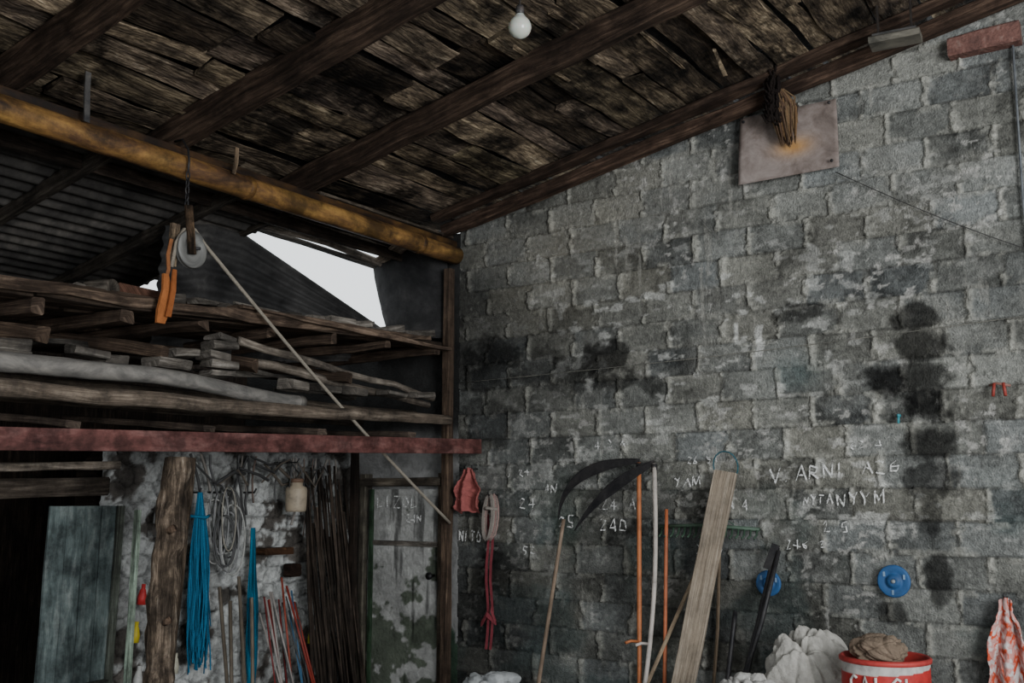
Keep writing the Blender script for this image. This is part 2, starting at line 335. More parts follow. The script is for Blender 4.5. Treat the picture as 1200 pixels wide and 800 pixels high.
# dark rounded sheet (bowed tarpaulin) between the opening and the corner
xs=np.linspace(-.95,-.1,60); zs=np.linspace(2.9,3.70,54); X,Z=np.meshgrid(xs,zs)
T=(Z-2.9)/.8; X2=X+(1-T)**1.4*(0-X)*.27; uu=(X+.95)/.85
gridmesh('hanging_tarp',X2,-.05-.13*np.sin(np.pi*np.clip(uu,0,1))**.6-.03*(fbm(X*4,Z*3,4)-.5),Z,np.ones(X.shape+(3,))*np.array([.75,.76,.8]),[sheet_dark])

# ------------------------------------------------------------ ceiling
ceiling=empty('ceiling')
mb=MB(); x=-.5
while x<8.2:
    w=ru(.15,.31); y=.12
    while y>-9:
        l=random.choice([1.1,2.2,1.1,1.6,2.2,3.3])*ru(.97,1.03); b=ru(.4,1.15); k=random.random()
        col=(b,b*ru(.94,1),b*ru(.86,1.0)) if k<.68 else ((b*1.45,b*1.4,b*1.3) if k<.86 else (.28,.26,.25))
        zz=.175+ru(0,.03); a=ru(-.03,.03); c=ru(-.06,.06)
        mb.beam((x+w/2+a,y,roofz(x+w/2)+zz),(x+w/2-a,y-l+.012,roofz(x+w/2)+zz+ru(-.02,.02)),w-.014+ru(-.025,.008),.022,up=(-.195+c,0,1),n=16,jit=.028,col=col,bow=ru(-.02,.006))
        y-=l
    x+=w
for i in range(34):
    x=ru(-.1,4.6); y=ru(-6,-.4); l=ru(.25,.9); b=ru(.4,1.6)
    mb.beam((x,y,roofz(x)+ru(.12,.16)),(x+ru(-.08,.08),y-l,roofz(x)+.155),ru(.012,.04),.008,n=5,jit=.02,col=(b,b*.96,b*.88))
mb.build('boards',[wood_board],ceiling)
mb=MB()
mb.beam((-.55,-4.4,roofz(-.55)+.24),(8.3,-4.4,roofz(8.3)+.24),9.4,.03,col=(.5,.5,.5)); mb.build('light_block_sheet',[steel_dark],ceiling)  # unseen dark sheet added above the boards so no light leaks between them
mb=MB(); mb.beam((-.5,-9,3.76),(-.5,.12,3.76),.03,.34,n=12,jit=.01,col=(.5,.5,.5)); mb.build('fascia',[wood_dark],ceiling)
mb=MB()
for y,w,h in [(-1.72,.12,.17),(-2.86,.13,.18),(-3.95,.13,.18),(-5.05,.12,.17),(-6.15,.12,.17),(-7.25,.12,.17)]:
    j=ru(-.02,.02)
    mb.beam((-.45,y+j,roofz(-.45)+h/2),(8.2,y-j,roofz(8.2)+h/2),w,h,n=40,jit=.022,col=(.72,.63,.57),ch=.015)
mb.beam((-.1,-.10,roofz(-.1)+.05),(8.2,-.08,roofz(8.2)+.05),.09,.10,n=26,jit=.014,col=(1.0,.84,.77),ch=.01)
mb.beam((-.1,-.22,roofz(-.1)+.135),(8.2,-.2,roofz(8.2)+.135),.12,.06,n=26,jit=.018,col=(.7,.6,.55),ch=.01)
mb.build('rafters',[wood_dark],ceiling)
mb=MB()
def corr(mb,y0,y1,x0,x1,zf,pitch=.09,amp=.014,col=(1,1,1)):
    n=int(abs(x1-x0)/pitch*8); r0=[];r1=[]
    for i in range(n+1):
        x=x0+(x1-x0)*i/n; z=zf(x)+amp*math.sin(i/8*2*math.pi); r0.append(V((x,y0,z))); r1.append(V((x,y1,z)))
    mb.loft([r0,r1],col,0,True,False,False)
corr(mb,-9,-4.6,-2.75,-.1,lambda x:roofz(x)+.02,col=(2.0,1.92,1.84),pitch=.13,amp=.02)
corr(mb,-4.7,-1.52,-2.75,-.1,lambda x:roofz(x)+.0,col=(2.0,1.92,1.84),pitch=.13,amp=.02)
mb.build('lean_to_sheets',[sheet_dark],ceiling)
mb=MB()
for y in (-5.6,-4.4,-3.2,-2.2): mb.beam((-2.7,y,roofz(-2.7)-.06),(-.05,y,roofz(-.05)-.06),.07,.09,n=8,jit=.012,col=(.3,.28,.26))
mb.beam((-2.7,-1.6,roofz(-2.7)-.02),(-.05,-1.6,roofz(-.05)-.02),.05,.04,n=8,jit=.006,col=(.3,.28,.26))
mb.beam((-.56,-1.6,roofz(-.56)+.03),(-.56,.12,roofz(-.56)+.0),.15,.02,n=6,jit=.012,col=(.8,.78,.75))
mb.beam((-.25,-1.6,roofz(-.25)+.05),(-.25,.12,roofz(-.25)+.05),.36,.02,n=6,jit=.008,col=(.5,.45,.4))
mb.beam((-.78,-1.6,roofz(-.78)+.0),(-.88,.12,roofz(-.88)),.08,.022,n=6,jit=.01,col=(.6,.6,.6))
mb.tube([(-.70,-1.6,roofz(-.70)-.0),(-.69,-.9,3.645),(-.75,-.3,3.625),(-.80,.1,3.615)],.033,10,(1.4,1.35,1.3),rough=.2)
mb.beam((-.3,-.35,roofz(-.3)-.02),(-.72,-.18,roofz(-.72)-.02),.16,.02,n=4,jit=.01,col=(2.4,2.2,2.0))
mb.build('lean_to_purlins',[wood_grey],ceiling)
mb=MB(); rows=[]; n=120
for i in range(n+1):
    f=i/n; dz=-1.0*f; xx=-.9+.014*math.sin(f*9*2*math.pi)
    rows.append([V((xx-.12*f,-2.3,3.5+dz)),V((xx-.12*f,-1.9,3.60+dz)),V((xx-.12*f,-1.56,3.59+dz)),V((xx-.12*f+.11,-.02,3.03+dz*.25))])
rr=[[V((rows[i][j].x,rows[i][j].y,rows[i][j].z)) for i in range(n+1)] for j in range(4)]
mb.loft(rr,(1.2,1.2,1.22),0,True,False,False)
mb.build('corrugated_partition',[sheet_dark])

# ------------------------------------------------------------ ochre steel pipe beam
mb=MB()
pts=[V((0.0,-8.5+8.45*k/24,3.635-.035*k/24)) for k in range(25)]
mb.tube(pts,.075,24,(1.0,.97,.93)); mb.beam((-.03,-8.5,3.735),(-.03,-.05,3.70),.07,.05,n=10,col=(.25,.22,.2),ch=.003)
for y in (-6.4,-4.3,-2.35,-.55): mb.lathe([(.079,-.02),(.082,-.015),(.082,.015),(.079,.02)],(0,y,3.635-.035*(y+8.5)/8.5),(0,1,0),24,(.5,.45,.4))
mb.build('steel_roof_beam',[rust_yellow])
mb=MB()
def rz(y): return 1.99+.029*y
mb.beam((.25,-6.5,rz(-6.5)),(.25,-.03,rz(0)),.012,.115,n=10,ch=.002)
mb.beam((.222,-6.5,rz(-6.5)-.052),(.222,-.03,rz(0)-.052),.06,.01,n=6,ch=.002)
mb.beam((.222,-6.5,rz(-6.5)+.052),(.222,-.03,rz(0)+.052),.06,.01,n=6,ch=.002)
mb.build('red_steel_beam',[rust_red])

# ------------------------------------------------------------ loft
loft=empty('timber_loft')
def lz(y): return 2.84+.045*y
mb=MB(); x=.0
while x>-2.3:
    w=ru(.14,.24); b=ru(.5,1.2)
    y=-.2-ru(.0,.05)
    while y>-6.3:
        l=ru(1.8,3.6); mb.beam((x-w/2,y,lz(y)+ru(-.01,.015)),(x-w/2+ru(-.02,.02),y-l+.02,lz(y-l)+ru(-.01,.015)),w-.015,.03,n=10,jit=.024,col=(b,b*.95,b*.9)); y-=l
    x-=w
mb.beam((.0,-4.9,lz(-4.9)+.03),(.0,-.4,lz(-.4)+.02),.05,.06,n=24,jit=.045,col=(1.5,1.4,1.3))
mb.beam((-.01,-2.4,lz(-2.4)+.07),(-.02,-.18,lz(-.1)-.05),.16,.025,n=12,jit=.022,col=(1.7,1.6,1.5))
mb.build('deck_planks',[wood_dark],loft)
mb=MB()
for i,y in enumerate([-5.6,-4.9,-4.3,-3.75,-3.2,-2.65,-2.1,-1.5,-.9,-.3]):
    mb.beam((.0,y,lz(y)-.065),(-2.45,y+ru(-.35,.35) if y<-.5 else y,lz(y)-.08),ru(.05,.11),ru(.05,.09),n=8,jit=.03,col=(1.2,1.12,1.05))
for y in (-3.7,-2.9,-2.2,-1.3): mb.beam((-.02,y,2.45),(-1.6,y-.5,2.7),.09,.08,n=6,jit=.03,col=(1.2,1.1,1.0))
mb.build('joists',[wood_dark],loft)
mb=MB()
for (y,z,l,h) in [(-3.88,2.375,.24,.06),(-3.86,2.33,.2,.04),(-3.42,2.40,.2,.06),(-3.25,2.36,.16,.06),(-2.85,2.39,.26,.06),(-2.78,2.45,.2,.05),(-2.48,2.36,.17,.05),(-2.47,2.42,.2,.05),(-2.5,2.48,.16,.05),(-2.48,2.54,.19,.05),(-2.46,2.6,.15,.05),(-1.5,2.36,.2,.06),(-1.2,2.36,.15,.06),(-.8,2.37,.2,.05),(-.45,2.38,.2,.06),(-1.8,2.36,.16,.06)]:
    t=ru(-.02,.02); mb.beam((-.06+t,y-l/2,z),(-.06+t+ru(-.03,.03),y+l/2,z+ru(-.02,.02)),.14,h*ru(.8,1.1),n=5,jit=.02,col=(ru(.5,1.05),)*3,ch=.008)
mb.build('spacer_blocks',[wood_grey],loft)
def pole(mb,pts,r,col,rough=.15,n=14,wob=.016):
    P=[V(p) for p in pts]; out=[]
    for a,b in zip(P[:-1],P[1:]):
        for k in range(8):
            q=a.lerp(b,k/8); out.append(q+V((wob*mn.noise(q*2+V((5,0,0))),0,wob*mn.noise(q*2.2))))
    out.append(P[-1]); mb.tube(out,[r*(1.1-.25*i/len(out)) for i in range(len(out))],n,col,rough=rough)
mb=MB()
pole(mb,[(.06,-6,2.25),(.07,-3.93,2.272),(.07,-3.5,2.282),(.07,-3.1,2.29),(.07,-2.75,2.28),(.07,-2.4,2.245),(.07,-2.1,2.225),(.07,-1.86,2.22)],.050,(1.0,.97,.92),rough=.06,n=20,wob=.006)
mb.tube([(.07,-1.9,2.221),(.07,-1.855,2.219)],.047,18,(.5,.48,.45))
mb.build('pale_bent_pole',[steel_grey],loft)
mb=MB()
pole(mb,[(.12,-6,2.10),(.12,-3.92,2.135),(.09,-2,2.155),(.06,-.22,2.20)],.045,(.85,.76,.68),.35)
pole(mb,[(-.1,-2.3,2.62),(-.1,-.22,2.38)],.026,(1.1,1.05,1.0),wob=.04)
pole(mb,[(-.2,-2.1,2.5),(-.15,-.22,2.33)],.03,(.9,.85,.8),wob=.04)
pole(mb,[(-.4,-5.5,2.2),(-.3,-.22,2.25)],.05,(.5,.45,.4))
pole(mb,[(-.8,-5.5,2.2),(-.9,-.22,2.22)],.05,(.4,.36,.33))
for i in range(7):
    y=-3.6+i*.45; mb.beam((-.3+ru(-.2,.1),y-.7,2.3+ru(0,.15)),(-.3+ru(-.3,.1),y+.6,2.3+ru(0,.25)),ru(.03,.1),.025,n=5,jit=.03,col=(ru(.25,.6),)*3)
for y in (-3.6,-2.7,-1.75,-.8): mb.beam((.16,y,rz(y)+.085),(-1.3,y,2.12),.09,.04,n=5,jit=.01,col=(.5,.42,.38))
mb.build('lower_poles',[wood_grey],loft)
mb=MB()
cl=V((-.12,-3.3,lz(-3.3)+.085))
mb.lathe([(.055,-.09),(.06,-.085),(.06,.085),(.055,.09),(.02,.09),(.02,-.09)],cl,(1,.3,0),20,(.6,.58,.55))
for i in range(16):
    y=-3.3+i*.2+ru(-.05,.05); mb.beam((-.15+ru(-.1,.05),y-.12,lz(y)+.06+ru(0,.03)),(-.15+ru(-.15,.05),y+.14,lz(y)+.06+ru(0,.06)),ru(.05,.1),ru(.03,.07),n=2,jit=.012,col=(ru(.3,1.1),)*3)
for i in range(9):
    y=-2.4+i*.1; mb.beam((-.1+ru(-.2,0),y-.5,lz(y)+.05+ru(0,.06)),(-.1+ru(-.3,0),y+.6,lz(y)+.06+ru(0,.08)),.03,.02,n=3,jit=.01,col=(ru(.5,1.0),)*3)
for i in range(10):
    y=-3.4+i*.3; mb.beam((-.5+ru(-.3,.2),y-.6,lz(y)+.08+ru(0,.1)),(-.6+ru(-.3,.2),y+.6,lz(y)+.1+ru(0,.14)),.06,.03,n=3,jit=.01,col=(ru(.3,.7),)*3)
mb.box((-.2,-3.05,lz(-3)+.08),(.2,.3,.1),(.5,.28,.22),jit=.01)
mb.build('stored_scrap_wood',[wood_grey],loft)

# ------------------------------------------------------------ supports
mb=MB()
pts=[V((.2+.012*mn.noise(V((k*.5,0,0))),-3.04+.010*math.sin(k*.25)+.0025*k,k*.06)) for k in range(31)]; pts[-1].z=1.81
mb.tube(pts,[.080*(1+.08*mn.noise(V((k*.35,3,0)))) + (.02 if k<2 else 0) for k in range(31)],28,(1.0,.95,.9),rough=.35)
pts=[V((.1,-2.92+.016*k,k*.2+.0)) for k in range(10)]; pts[-1].z=1.82; mb.tube(pts,[.04,.036,.034,.036,.034,.034,.03,.03,.03,.03],10,(.7,.65,.6),rough=.4)
for k in (2,4.5,7): mb.tube([(.26,-3.04,k*.2),(.30,-3.03,k*.2+.02)],.020,8,(1.2,1,.9),rough=.3)
mb.build('tree_trunk_post',[bark])
mb=MB(); mb.beam((-.94,-.22,0),(-.96,-.20,1.98),.06,.06,up=(0,1,0),n=8,jit=.01,col=(.35,.33,.32)); mb.build('dark_timber_post',[wood_dark])
d2=empty('door_2'); mb=MB()
for i in range(4):
    y=-2.93+i*.125; b=ru(.85,1.1); mb.beam((-1.02,y,.02),(-1.02,y+.02,1.53),.03,.121,up=(0,1,0),n=8,jit=.006,col=(b,b,b))
mb.build('boards',[mat('faded_teal_paint',[(.33,(.04,.052,.052)),(.5,(.09,.115,.115)),(.68,(.18,.205,.20))],(1,3,1),nscale=3,bump=.3,grime=.6)],d2)
mb=MB(); mb.beam((-.985,-2.95,.35),(-.985,-2.5,.37),.03,.08,n=3,jit=.004,col=(.4,.5,.48)); mb.beam((-.985,-2.5,0.03),(-.985,-2.47,1.53),.03,.05,up=(0,1,0),n=5,jit=.004,col=(.5,.62,.6)); mb.build('battens',[wood_grey],d2)
mb=MB(); mb.beam((-.85,-2.45,0),(-.95,-2.36,1.5),.05,.03,up=(0,1,0),n=6,jit=.006,col=(1.5,2.1,1.95)); mb.build('pale_green_batten',[wood_grey])
mb=MB(); mb.beam((-1.15,-3.9,1.62),(-1.15,-2.5,1.66),.14,.12,n=6,jit=.01,col=(.4,.36,.33)); mb.beam((-.9,-3.6,1.76),(-1.0,-2.5,1.80),.05,.05,n=6,jit=.01,col=(1.6,1.5,1.4)); mb.beam((-1.15,-4.4,0),(-1.15,-4.4,2.1),.5,.1,n=4,col=(.4,.4,.4));mb.build('door_lintel',[wood_grey])

# ------------------------------------------------------------ hanging things on the left wall
def strandbundle(mb,top,bot,n,spread,r,col,top_spread=.02,seg=9):
    for i in range(n):
        a=ru(0,6.28); q=math.sqrt(random.random()); dx=math.cos(a)*q; dy=math.sin(a)*q; pts=[]
        L=ru(.8,1.08); ph=ru(0,6)
        for k in range(seg+1):
            f=k/seg; s=top_spread+(spread-top_spread)*min(1,f*2.2)
            pts.append(V(top).lerp(V(bot),f*L)+V((dx*s*.5,dy*s+.02*math.sin(f*9+ph)*f,0)))
        c=ru(.35,1.3); mb.tube(pts,r,5,(col[0]*c,col[1]*c,col[2]*c),cap=False)
mb=MB(); strandbundle(mb,(-1.04,-1.77,1.62),(-1.04,-1.72,.42),70,.1,.0055,(.035,.22,.40)); 
mb.tube([(-1.05,-1.85,1.45),(-.97,-1.76,1.44),(-1.05,-1.67,1.45)],.012,6,(.03,.2,.36)); mb.build('blue_rope_hank',[ropem])
mb=MB(); strandbundle(mb,(-1.05,-1.24,1.35),(-1.05,-1.2,.1),26,.055,.006,(.03,.24,.40)); mb.build('blue_rope_hank',[ropem])
mb=MB()
for i in range(13):
    cy=-1.54+ru(-.08,.1); cz=ru(1.25,1.45); ry=ru(.06,.11); rzz=ru(.16,.28); xx=-1.05+ru(-.05,.05)
    mb.tube([(xx+.02*math.sin(3*t/16),cy+ry*math.sin(t*2*math.pi/24)*(1+.2*math.sin(i)),cz+rzz*math.cos(t*2*math.pi/24)) for t in range(25)],ru(.005,.008),6,random.choice([(.34,.34,.32),(.2,.2,.2),(.07,.07,.07),(.26,.24,.2)]),cap=False)
for i in range(24):
    y=ru(-1.9,-.3); a=ru(-.03,.03); L=int(ru(4,10)); mb.tube([(-1.08+ru(0,.03),y+.03*math.sin(k*.8+i)+a*k,1.9-k*.09) for k in range(L)],ru(.005,.012),5,random.choice([(.08,.08,.08),(.2,.18,.16),(.04,.04,.04),(.14,.1,.08)]),cap=False)
for i in range(12):
    y=ru(-1.9,-.5); mb.tube([(-1.05,y,ru(1.65,1.9)),(-1.0,y+.15,ru(1.65,1.85)),(-1.05,y+.3,ru(1.65,1.9))],ru(.006,.014),5,random.choice([(.05,.05,.05),(.12,.1,.08)]),cap=False)
mb.build('cable_coils',[plastic])
mb=MB()
mb.lathe([(0,0),(.075,.0),(.082,.02),(.086,.17),(.08,.19),(.05,.205),(.05,.235),(0,.235)],(-.92,-.92,1.47),(0,0,1),24,(.36,.30,.22))
mb.lathe([(.052,0),(.056,.0),(.056,.03),(0,.03)],(-.92,-.92,1.7),(0,0,1),20,(.15,.09,.06))
mb.tube([(-.92,-1.0,1.66),(-.92,-.97,1.8),(-.92,-.92,1.86),(-.92,-.87,1.8),(-.92,-.84,1.66)],.004,5,(.1,.1,.1)); mb.build('plastic_canister',[plastic])
mb=MB(); mb.tube([(-1.18,-.92,1.86),(-.92,-.92,1.86),(-.9,-.92,1.89)],.006,6)
for y in (-1.77,-1.58,-1.24): mb.tube([(-1.18,y,1.62),(-1.05,y,1.62),(-1.03,y,1.65)],.008,6)
mb.build('iron_hooks',[steel_dark])
mb=MB()
for i in range(18):
    y=-1.16+i*.022+ru(-.02,.02); c=random.choice([(.22,.03,.02),(.26,.05,.03),(.04,.11,.19),(.16,.02,.02),(.05,.05,.05),(.05,.05,.05),(.3,.27,.25)])
    mb.tube([(-.82+ru(-.05,.05),y+ru(-.04,.18),0),(-1.0,y-.03,ru(.7,1.0))],ru(.006,.010),7,c)
mb.build('coloured_tool_handles',[plastic])
mb=MB()
for i in range(5):
    y=-1.6+i*.07; mb.tube([(-.85,y+ru(-.05,.05),0),(-.99,y+ru(-.05,.05),ru(.8,1.0))],.014,7,(ru(.4,.9),)*3)
mb.build('wooden_tool_handles',[wood_plank])
mb=MB()
for i in range(40):
    y=-.72+ru(0,.5); h=ru(1.2,1.85); a=ru(-.06,.1)
    mb.tube([(-.8+ru(-.1,.05),y+a,0),(-.93,y+a*.5+ru(-.02,.02),h*.5),(-1.04,y,h)],ru(.007,.016),6,(ru(.25,1.1),)*3,rough=.2)
mb.build('bundle_of_sticks',[wood_dark])
mb=MB()
mb.box((-1.08,-.98,1.16),(.12,.3,.05),(.9,.6,.4),jit=.01); mb.box((-1.08,-.78,1.0),(.08,.12,.1),(.3,.22,.2),jit=.01)
mb.build('small_wall_shelf',[wood_dark])
mb=MB()
for (y,z,c) in [(-2.2,.85,(.35,.02,.02)),(-2.24,.6,(.4,.32,.02)),(-2.1,.45,(.5,.4,.05)),(-2.2,.3,(.4,.4,.38)),(-.55,.4,(.5,.42,.03)),(-1.9,.35,(.4,.38,.3)),(-2.0,1.2,(.05,.05,.05)),(-2.1,1.4,(.2,.2,.2))]:
    mb.lathe([(0,0),(.03,0),(.032,.05),(.02,.1),(.014,.11),(.014,.14),(0,.14)],(-1.08,y,z),(0,.1,1),12,c)
mb.build('bottles_on_nails',[plastic])

# ------------------------------------------------------------ pulley, rope, strap
pul=empty('rope_pulley')
mb=MB()
mb.lathe([(.012,-.018),(.112,-.018),(.120,-.010),(.096,0),(.120,.010),(.112,.018),(.078,.019),(.066,.010),(.034,.010),(.028,.026),(0,.026)],(.10,-2.85,3.08),(1,.1,0),32,(1,1,1))
mb.build('wheel',[mat('worn_wheel_metal',[(.35,(.10,.10,.095)),(.65,(.26,.255,.24))],nscale=5,rough=.5,metal=.3,bump=.1)],pul)
mb=MB(); mb.beam((.14,-2.87,3.04),(.12,-2.9,3.34),.02,.05,up=(0,1,0),n=3,jit=.004,col=(1,.8,.65)); mb.beam((.06,-2.96,2.96),(.07,-2.95,3.22),.03,.06,up=(0,1,0),n=3,jit=.004,col=(1.2,1.1,1.0)); mb.build('cheeks',[wood_board],pul)
mb=MB()
for k in range(5):
    mb.tube([(.10+(.012*math.cos(t) if k%2 else 0),-2.9+(0 if k%2 else .012*math.cos(t)),3.35+k*.045+.03*math.sin(t)) for t in [j*math.pi/4 for j in range(9)]],.005,5,cap=False)
mb.tube([(.10,-2.9,3.55),(.105,-2.9,3.62),(.09,-2.9,3.70),(.03,-2.9,3.775),(-.04,-2.9,3.775)],.007,6)
mb.tube([(.05,-2.9,3.08),(.16,-2.83,3.08)],.01,8)
mb.build('chain_and_axle',[steel_dark],pul)
mb=MB()
mb.ribbon([V((.08,-2.98,3.12)),V((.08,-3.0,3.02)),V((.08,-2.99,2.93)),V((.08,-3.01,2.85))],[V((0,.012,0))]*4,.006,(1,0,0),(.3,.12,.05))
mb.ribbon([V((.08,-3.01,2.9)),V((.09,-3.0,2.8)),V((.09,-3.02,2.68)),V((.08,-3.03,2.6))],[V((0,.02,0)),V((0,.035,0)),V((0,.045,.0)),V((0,.03,0))],.02,(1,0,0),(.40,.14,.045))
mb.ribbon([V((.11,-2.97,2.93)),V((.12,-2.98,2.8)),V((.11,-3.0,2.64))],[V((0,.014,0)),V((0,.018,0)),V((0,.02,.0))],.012,(1,0,0),(.34,.11,.035))
mb.build('orange_strap',[fabric],pul)
mb=MB(); a=V((.10,-2.75,3.13)); b=V((.04,-.16,1.38)); pts=[]
for k in range(25):
    f=k/24; p=a.lerp(b,f); p.z-=.05*math.sin(math.pi*f); pts.append(p)
mb.tube([V((.08,-2.97,2.95)),V((.10,-2.96,3.1)),V((.10,-2.91,3.19)),V((.10,-2.83,3.205))]+pts,.012,7,(.42,.37,.30)); mb.build('rope',[ropem],pul)
mb=MB()
mb.ribbon([V((.09,-3.6,3.95)),V((.09,-3.6,3.85)),V((.09,-3.59,3.66))],[V((0,.018,0))]*3,.01,(1,0,0),(3,3,2.8)); mb.build('hanging_iron_strip',[steel_dark])
mb=MB(); mb.ribbon([V((.09,-2.52,3.82)),V((.09,-2.52,3.72)),V((.09,-2.54,3.64))],[V((0,.014,0))]*3,.01,(1,0,0),(1,.8,.6)); mb.build('hanging_wood_peg',[wood_grey])

# ------------------------------------------------------------ bulb
lb=empty('light_bulb'); B=V((2.31,-2.56,4.035))
mb=MB(); prof=[(0,-.063)]+[(.061*math.sin(a),-.061*math.cos(a)) for a in [.3,.6,.9,1.2,1.5,1.8,2.1,2.35]]+[(.032,.055),(.024,.068),(.018,.075)]
mb.lathe(prof,B,(0,0,1),24,(1,1,1))
gm=bpy.data.materials.new('frosted_glass'); gm.use_nodes=True; p=gm.node_tree.nodes['Principled BSDF']; p.inputs['Base Color'].default_value=(.5,.52,.46,1); p.inputs['Roughness'].default_value=.2; p.inputs['Subsurface Weight'].default_value=.3
mb.build('glass',[gm],lb)
mb=MB(); mb.lathe([(.0,.06),(.022,.06),(.024,.1),(.018,.12),(.005,.125),(.004,.32),(0,.32)],B,(0,0,1),14,(1.5,1.5,1.5)); mb.build('socket_and_cord',[steel_dark],lb)

# ------------------------------------------------------------ mounted sheet with dried bunch
sh=empty('mounted_panel'); n1,n2=26,18; xs=np.linspace(0,1,n1); zs=np.linspace(0,1,n2); U,W=np.meshgrid(xs,zs)
X=2.53+.70*U+.02*W*(1-U); Z=3.77+.50*W+.02*U*(1-W)
Y=-.055-.018*np.sin(U*5+1)*np.sin(W*3)-.04*(1-W)*(1-U)
Cs=np.ones(X.shape+(3,)); yl=np.exp(-(((X-2.92)/.11)**2+((Z-3.99)/.06)**2))[...,None]; Cs=Cs*(1-.8*yl)+np.array([2.0,1.2,.3])*.8*yl
o=gridmesh('sheet',X,Y,Z,Cs,[sheet_metal],None,sh); s=o.modifiers.new('s','SOLIDIFY'); s.thickness=.004
mb=MB(); 
for (x,z) in [(2.58,4.23),(3.19,4.24),(3.19,3.83),(2.57,3.81)]: mb.lathe([(0,0),(.012,0),(.01,.006),(0,.008)],(x,-.085,z),(0,-1,0),8)
mb.build('nail_heads',[steel_dark],sh)
mb=MB()
for i in range(200):
    a=ru(0,6.28); s=ru(0,.06); l=ru(.16,.40)
    t=V((2.88,-.2,4.36)); dx=math.cos(a)*s; k=min(1,l/.4)
    e=V((2.92+dx*1.2*(1.6-k)+ru(-.015,.025),-.16+math.sin(a)*.04,4.36-l))
    mb.tube([t+V((dx*.8,0,0)),t.lerp(e,.45)+V((dx*1.5,math.sin(a)*.03,0)),e],[.006,.008,.003],4,random.choice([(.30,.18,.09),(.18,.11,.07),(.08,.05,.035),(.24,.16,.09)]),cap=False)
for i in range(260):
    a=ru(0,6.28); z=ru(0,1); s=ru(.0,.07)*(1-.5*z); p=V((2.84+.03*z+math.cos(a)*s,-.23+math.sin(a)*.04,4.10+.38*z))
    mb.tube([p,p+V((ru(-.03,.02),ru(-.02,.01),ru(.02,.07)))],.009,4,(.02,.014,.012))
mb.build('dried_plant_bunch',[ropem],sh)
mb=MB(); mb.box((3.72,-.43,4.42),(.30,.17,.045),(.75,.72,.62),rot=.1,ch=.012); mb.box((3.72,-.43,4.45),(.26,.12,.03),(.4,.4,.4),rot=.1,ch=.005)
for x in (3.62,3.82): mb.beam((x,-.43,4.45),(x,-.43,4.69),.01,.03,up=(0,1,0),col=(.15,.13,.12))
mb.build('ceiling_light_fitting',[steel_grey])

mb=MB()
def wire(a,b,sag,r=.0035,col=(1,1,1),n=16):
    mb.tube([V(a).lerp(V(b),k/n)-V((0,0,sag*math.sin(math.pi*k/n))) for k in range(n+1)],r,5,col)
wire((3.2,-.04,3.76),(4.7,-.04,2.88),.04,.0035,(.4,.4,.4)); wire((.04,-.045,2.52),(6,-.045,2.78),.05,.0025,(1.0,1.0,.9)); wire((2.2,-.03,3.6),(2.35,-.03,3.42),.0,.003)
mb.tube([(4.33,-.03,4.5),(4.32,-.03,3.4),(4.34,-.03,2.6),(4.31,-.03,2.0)],.008,6,(.9,1,1.1))
mb.build('wires',[steel_grey])

# ------------------------------------------------------------ scythes
def scythe(name,top,bot,shaftcol,tip,ctrl,hm,bw=.045):
    e=empty(name); T=V(top);Bm=V(bot); m=MB(); pts=[]
    for k in range(13):
        f=k/12; p=T.lerp(Bm,f); p.x+=hm*math.sin(math.pi*f); pts.append(p)
    m.tube(pts,[.0165]*13,10,shaftcol,rough=.08)
    q=pts[8]; m.tube([q,q+V((-.03,-.07,.01)),q+V((-.05,-.11,.0))],.010,8,shaftcol)
    m.build('snath',[plastic],e)
    m=MB(); m.lathe([(.0,-.03),(.022,-.03),(.022,.03),(0,.03)],T+V((0,0,-.03)),(0,0,1),12,(1,1,1))
    cs=[];ws=[]; A=T+V((.01,-.01,.01)); Cc=V(ctrl); E=V(tip)
    for k in range(25):
        f=k/24; p=A*(1-f)**2+Cc*2*f*(1-f)+E*f*f; tg=((Cc-A)*(1-f)+(E-Cc)*f).normalized(); nn=V((tg.z,0,-tg.x))
        w=bw*(.4+.6*min(1,f*3.5))*(1-max(0,f-.45)/.55*.93)
        cs.append(p);ws.append(nn*w)
    m.ribbon(cs,ws,.006,(0,1,0)); m.tube([c+w for c,w in zip(cs,ws)],.005,5); m.build('blade',[steel_dark],e)
scythe('scythe',(1.72,-.12,1.83),(1.84,-.42,0),(.42,.14,.05),(1.0,-.06,1.43),(1.08,-.1,1.84),.0,.040)
scythe('scythe',(1.86,-.16,1.82),(1.84,-.46,0),(.42,.38,.34),(1.18,-.12,1.34),(1.42,-.16,1.65),.06,.040)
def leaning(name,a,b,r,col,m_,rough=.1,hm=0):
    m=MB(); m.tube([V(a).lerp(V(b),k/8)+V((hm*math.sin(math.pi*k/8),0,0)) for k in range(9)],[r*(1+.15*k/8) for k in range(9)],9,col,rough=rough); return m.build(name,[m_])
leaning('orange_pole',(1.90,-.06,1.5),(1.96,-.3,0),.013,(.40,.12,.05),plastic)
leaning('hoe_handle',(1.04,-.05,1.42),(.92,-.3,0),.014,(.9,.8,.75),wood_plank)
leaning('thin_stick',(2.12,-.1,1.05),(1.70,-.36,0),.013,(1.5,1.4,1.25),wood_plank)
mb=MB(); mb.beam((2.37,-.1,1.76),(2.07,-.42,0.0),.16,.03,up=(0,1,.15),n=14,jit=.006,col=(1.1,1.1,1.1),ch=.004); mb.build('leaning_plank',[wood_plank])
rk=empty('garden_rake'); mb=MB()
mb.tube([(1.84,-.05,1.38),(2.2,-.05,1.395),(2.58,-.05,1.37)],.013,8,(.06,.1,.07))
for i in range(17):
    x=1.86+i*.044; mb.tube([(x,-.05,1.38),(x,-.07,1.33),(x,-.11,1.31)],.007,5,(.04,.08,.05))
mb.tube([(2.3,-.06,1.39),(2.32,-.06,1.45),(2.4,-.05,1.4)],.006,6,(.05,.08,.06)); mb.build('head',[plastic],rk)
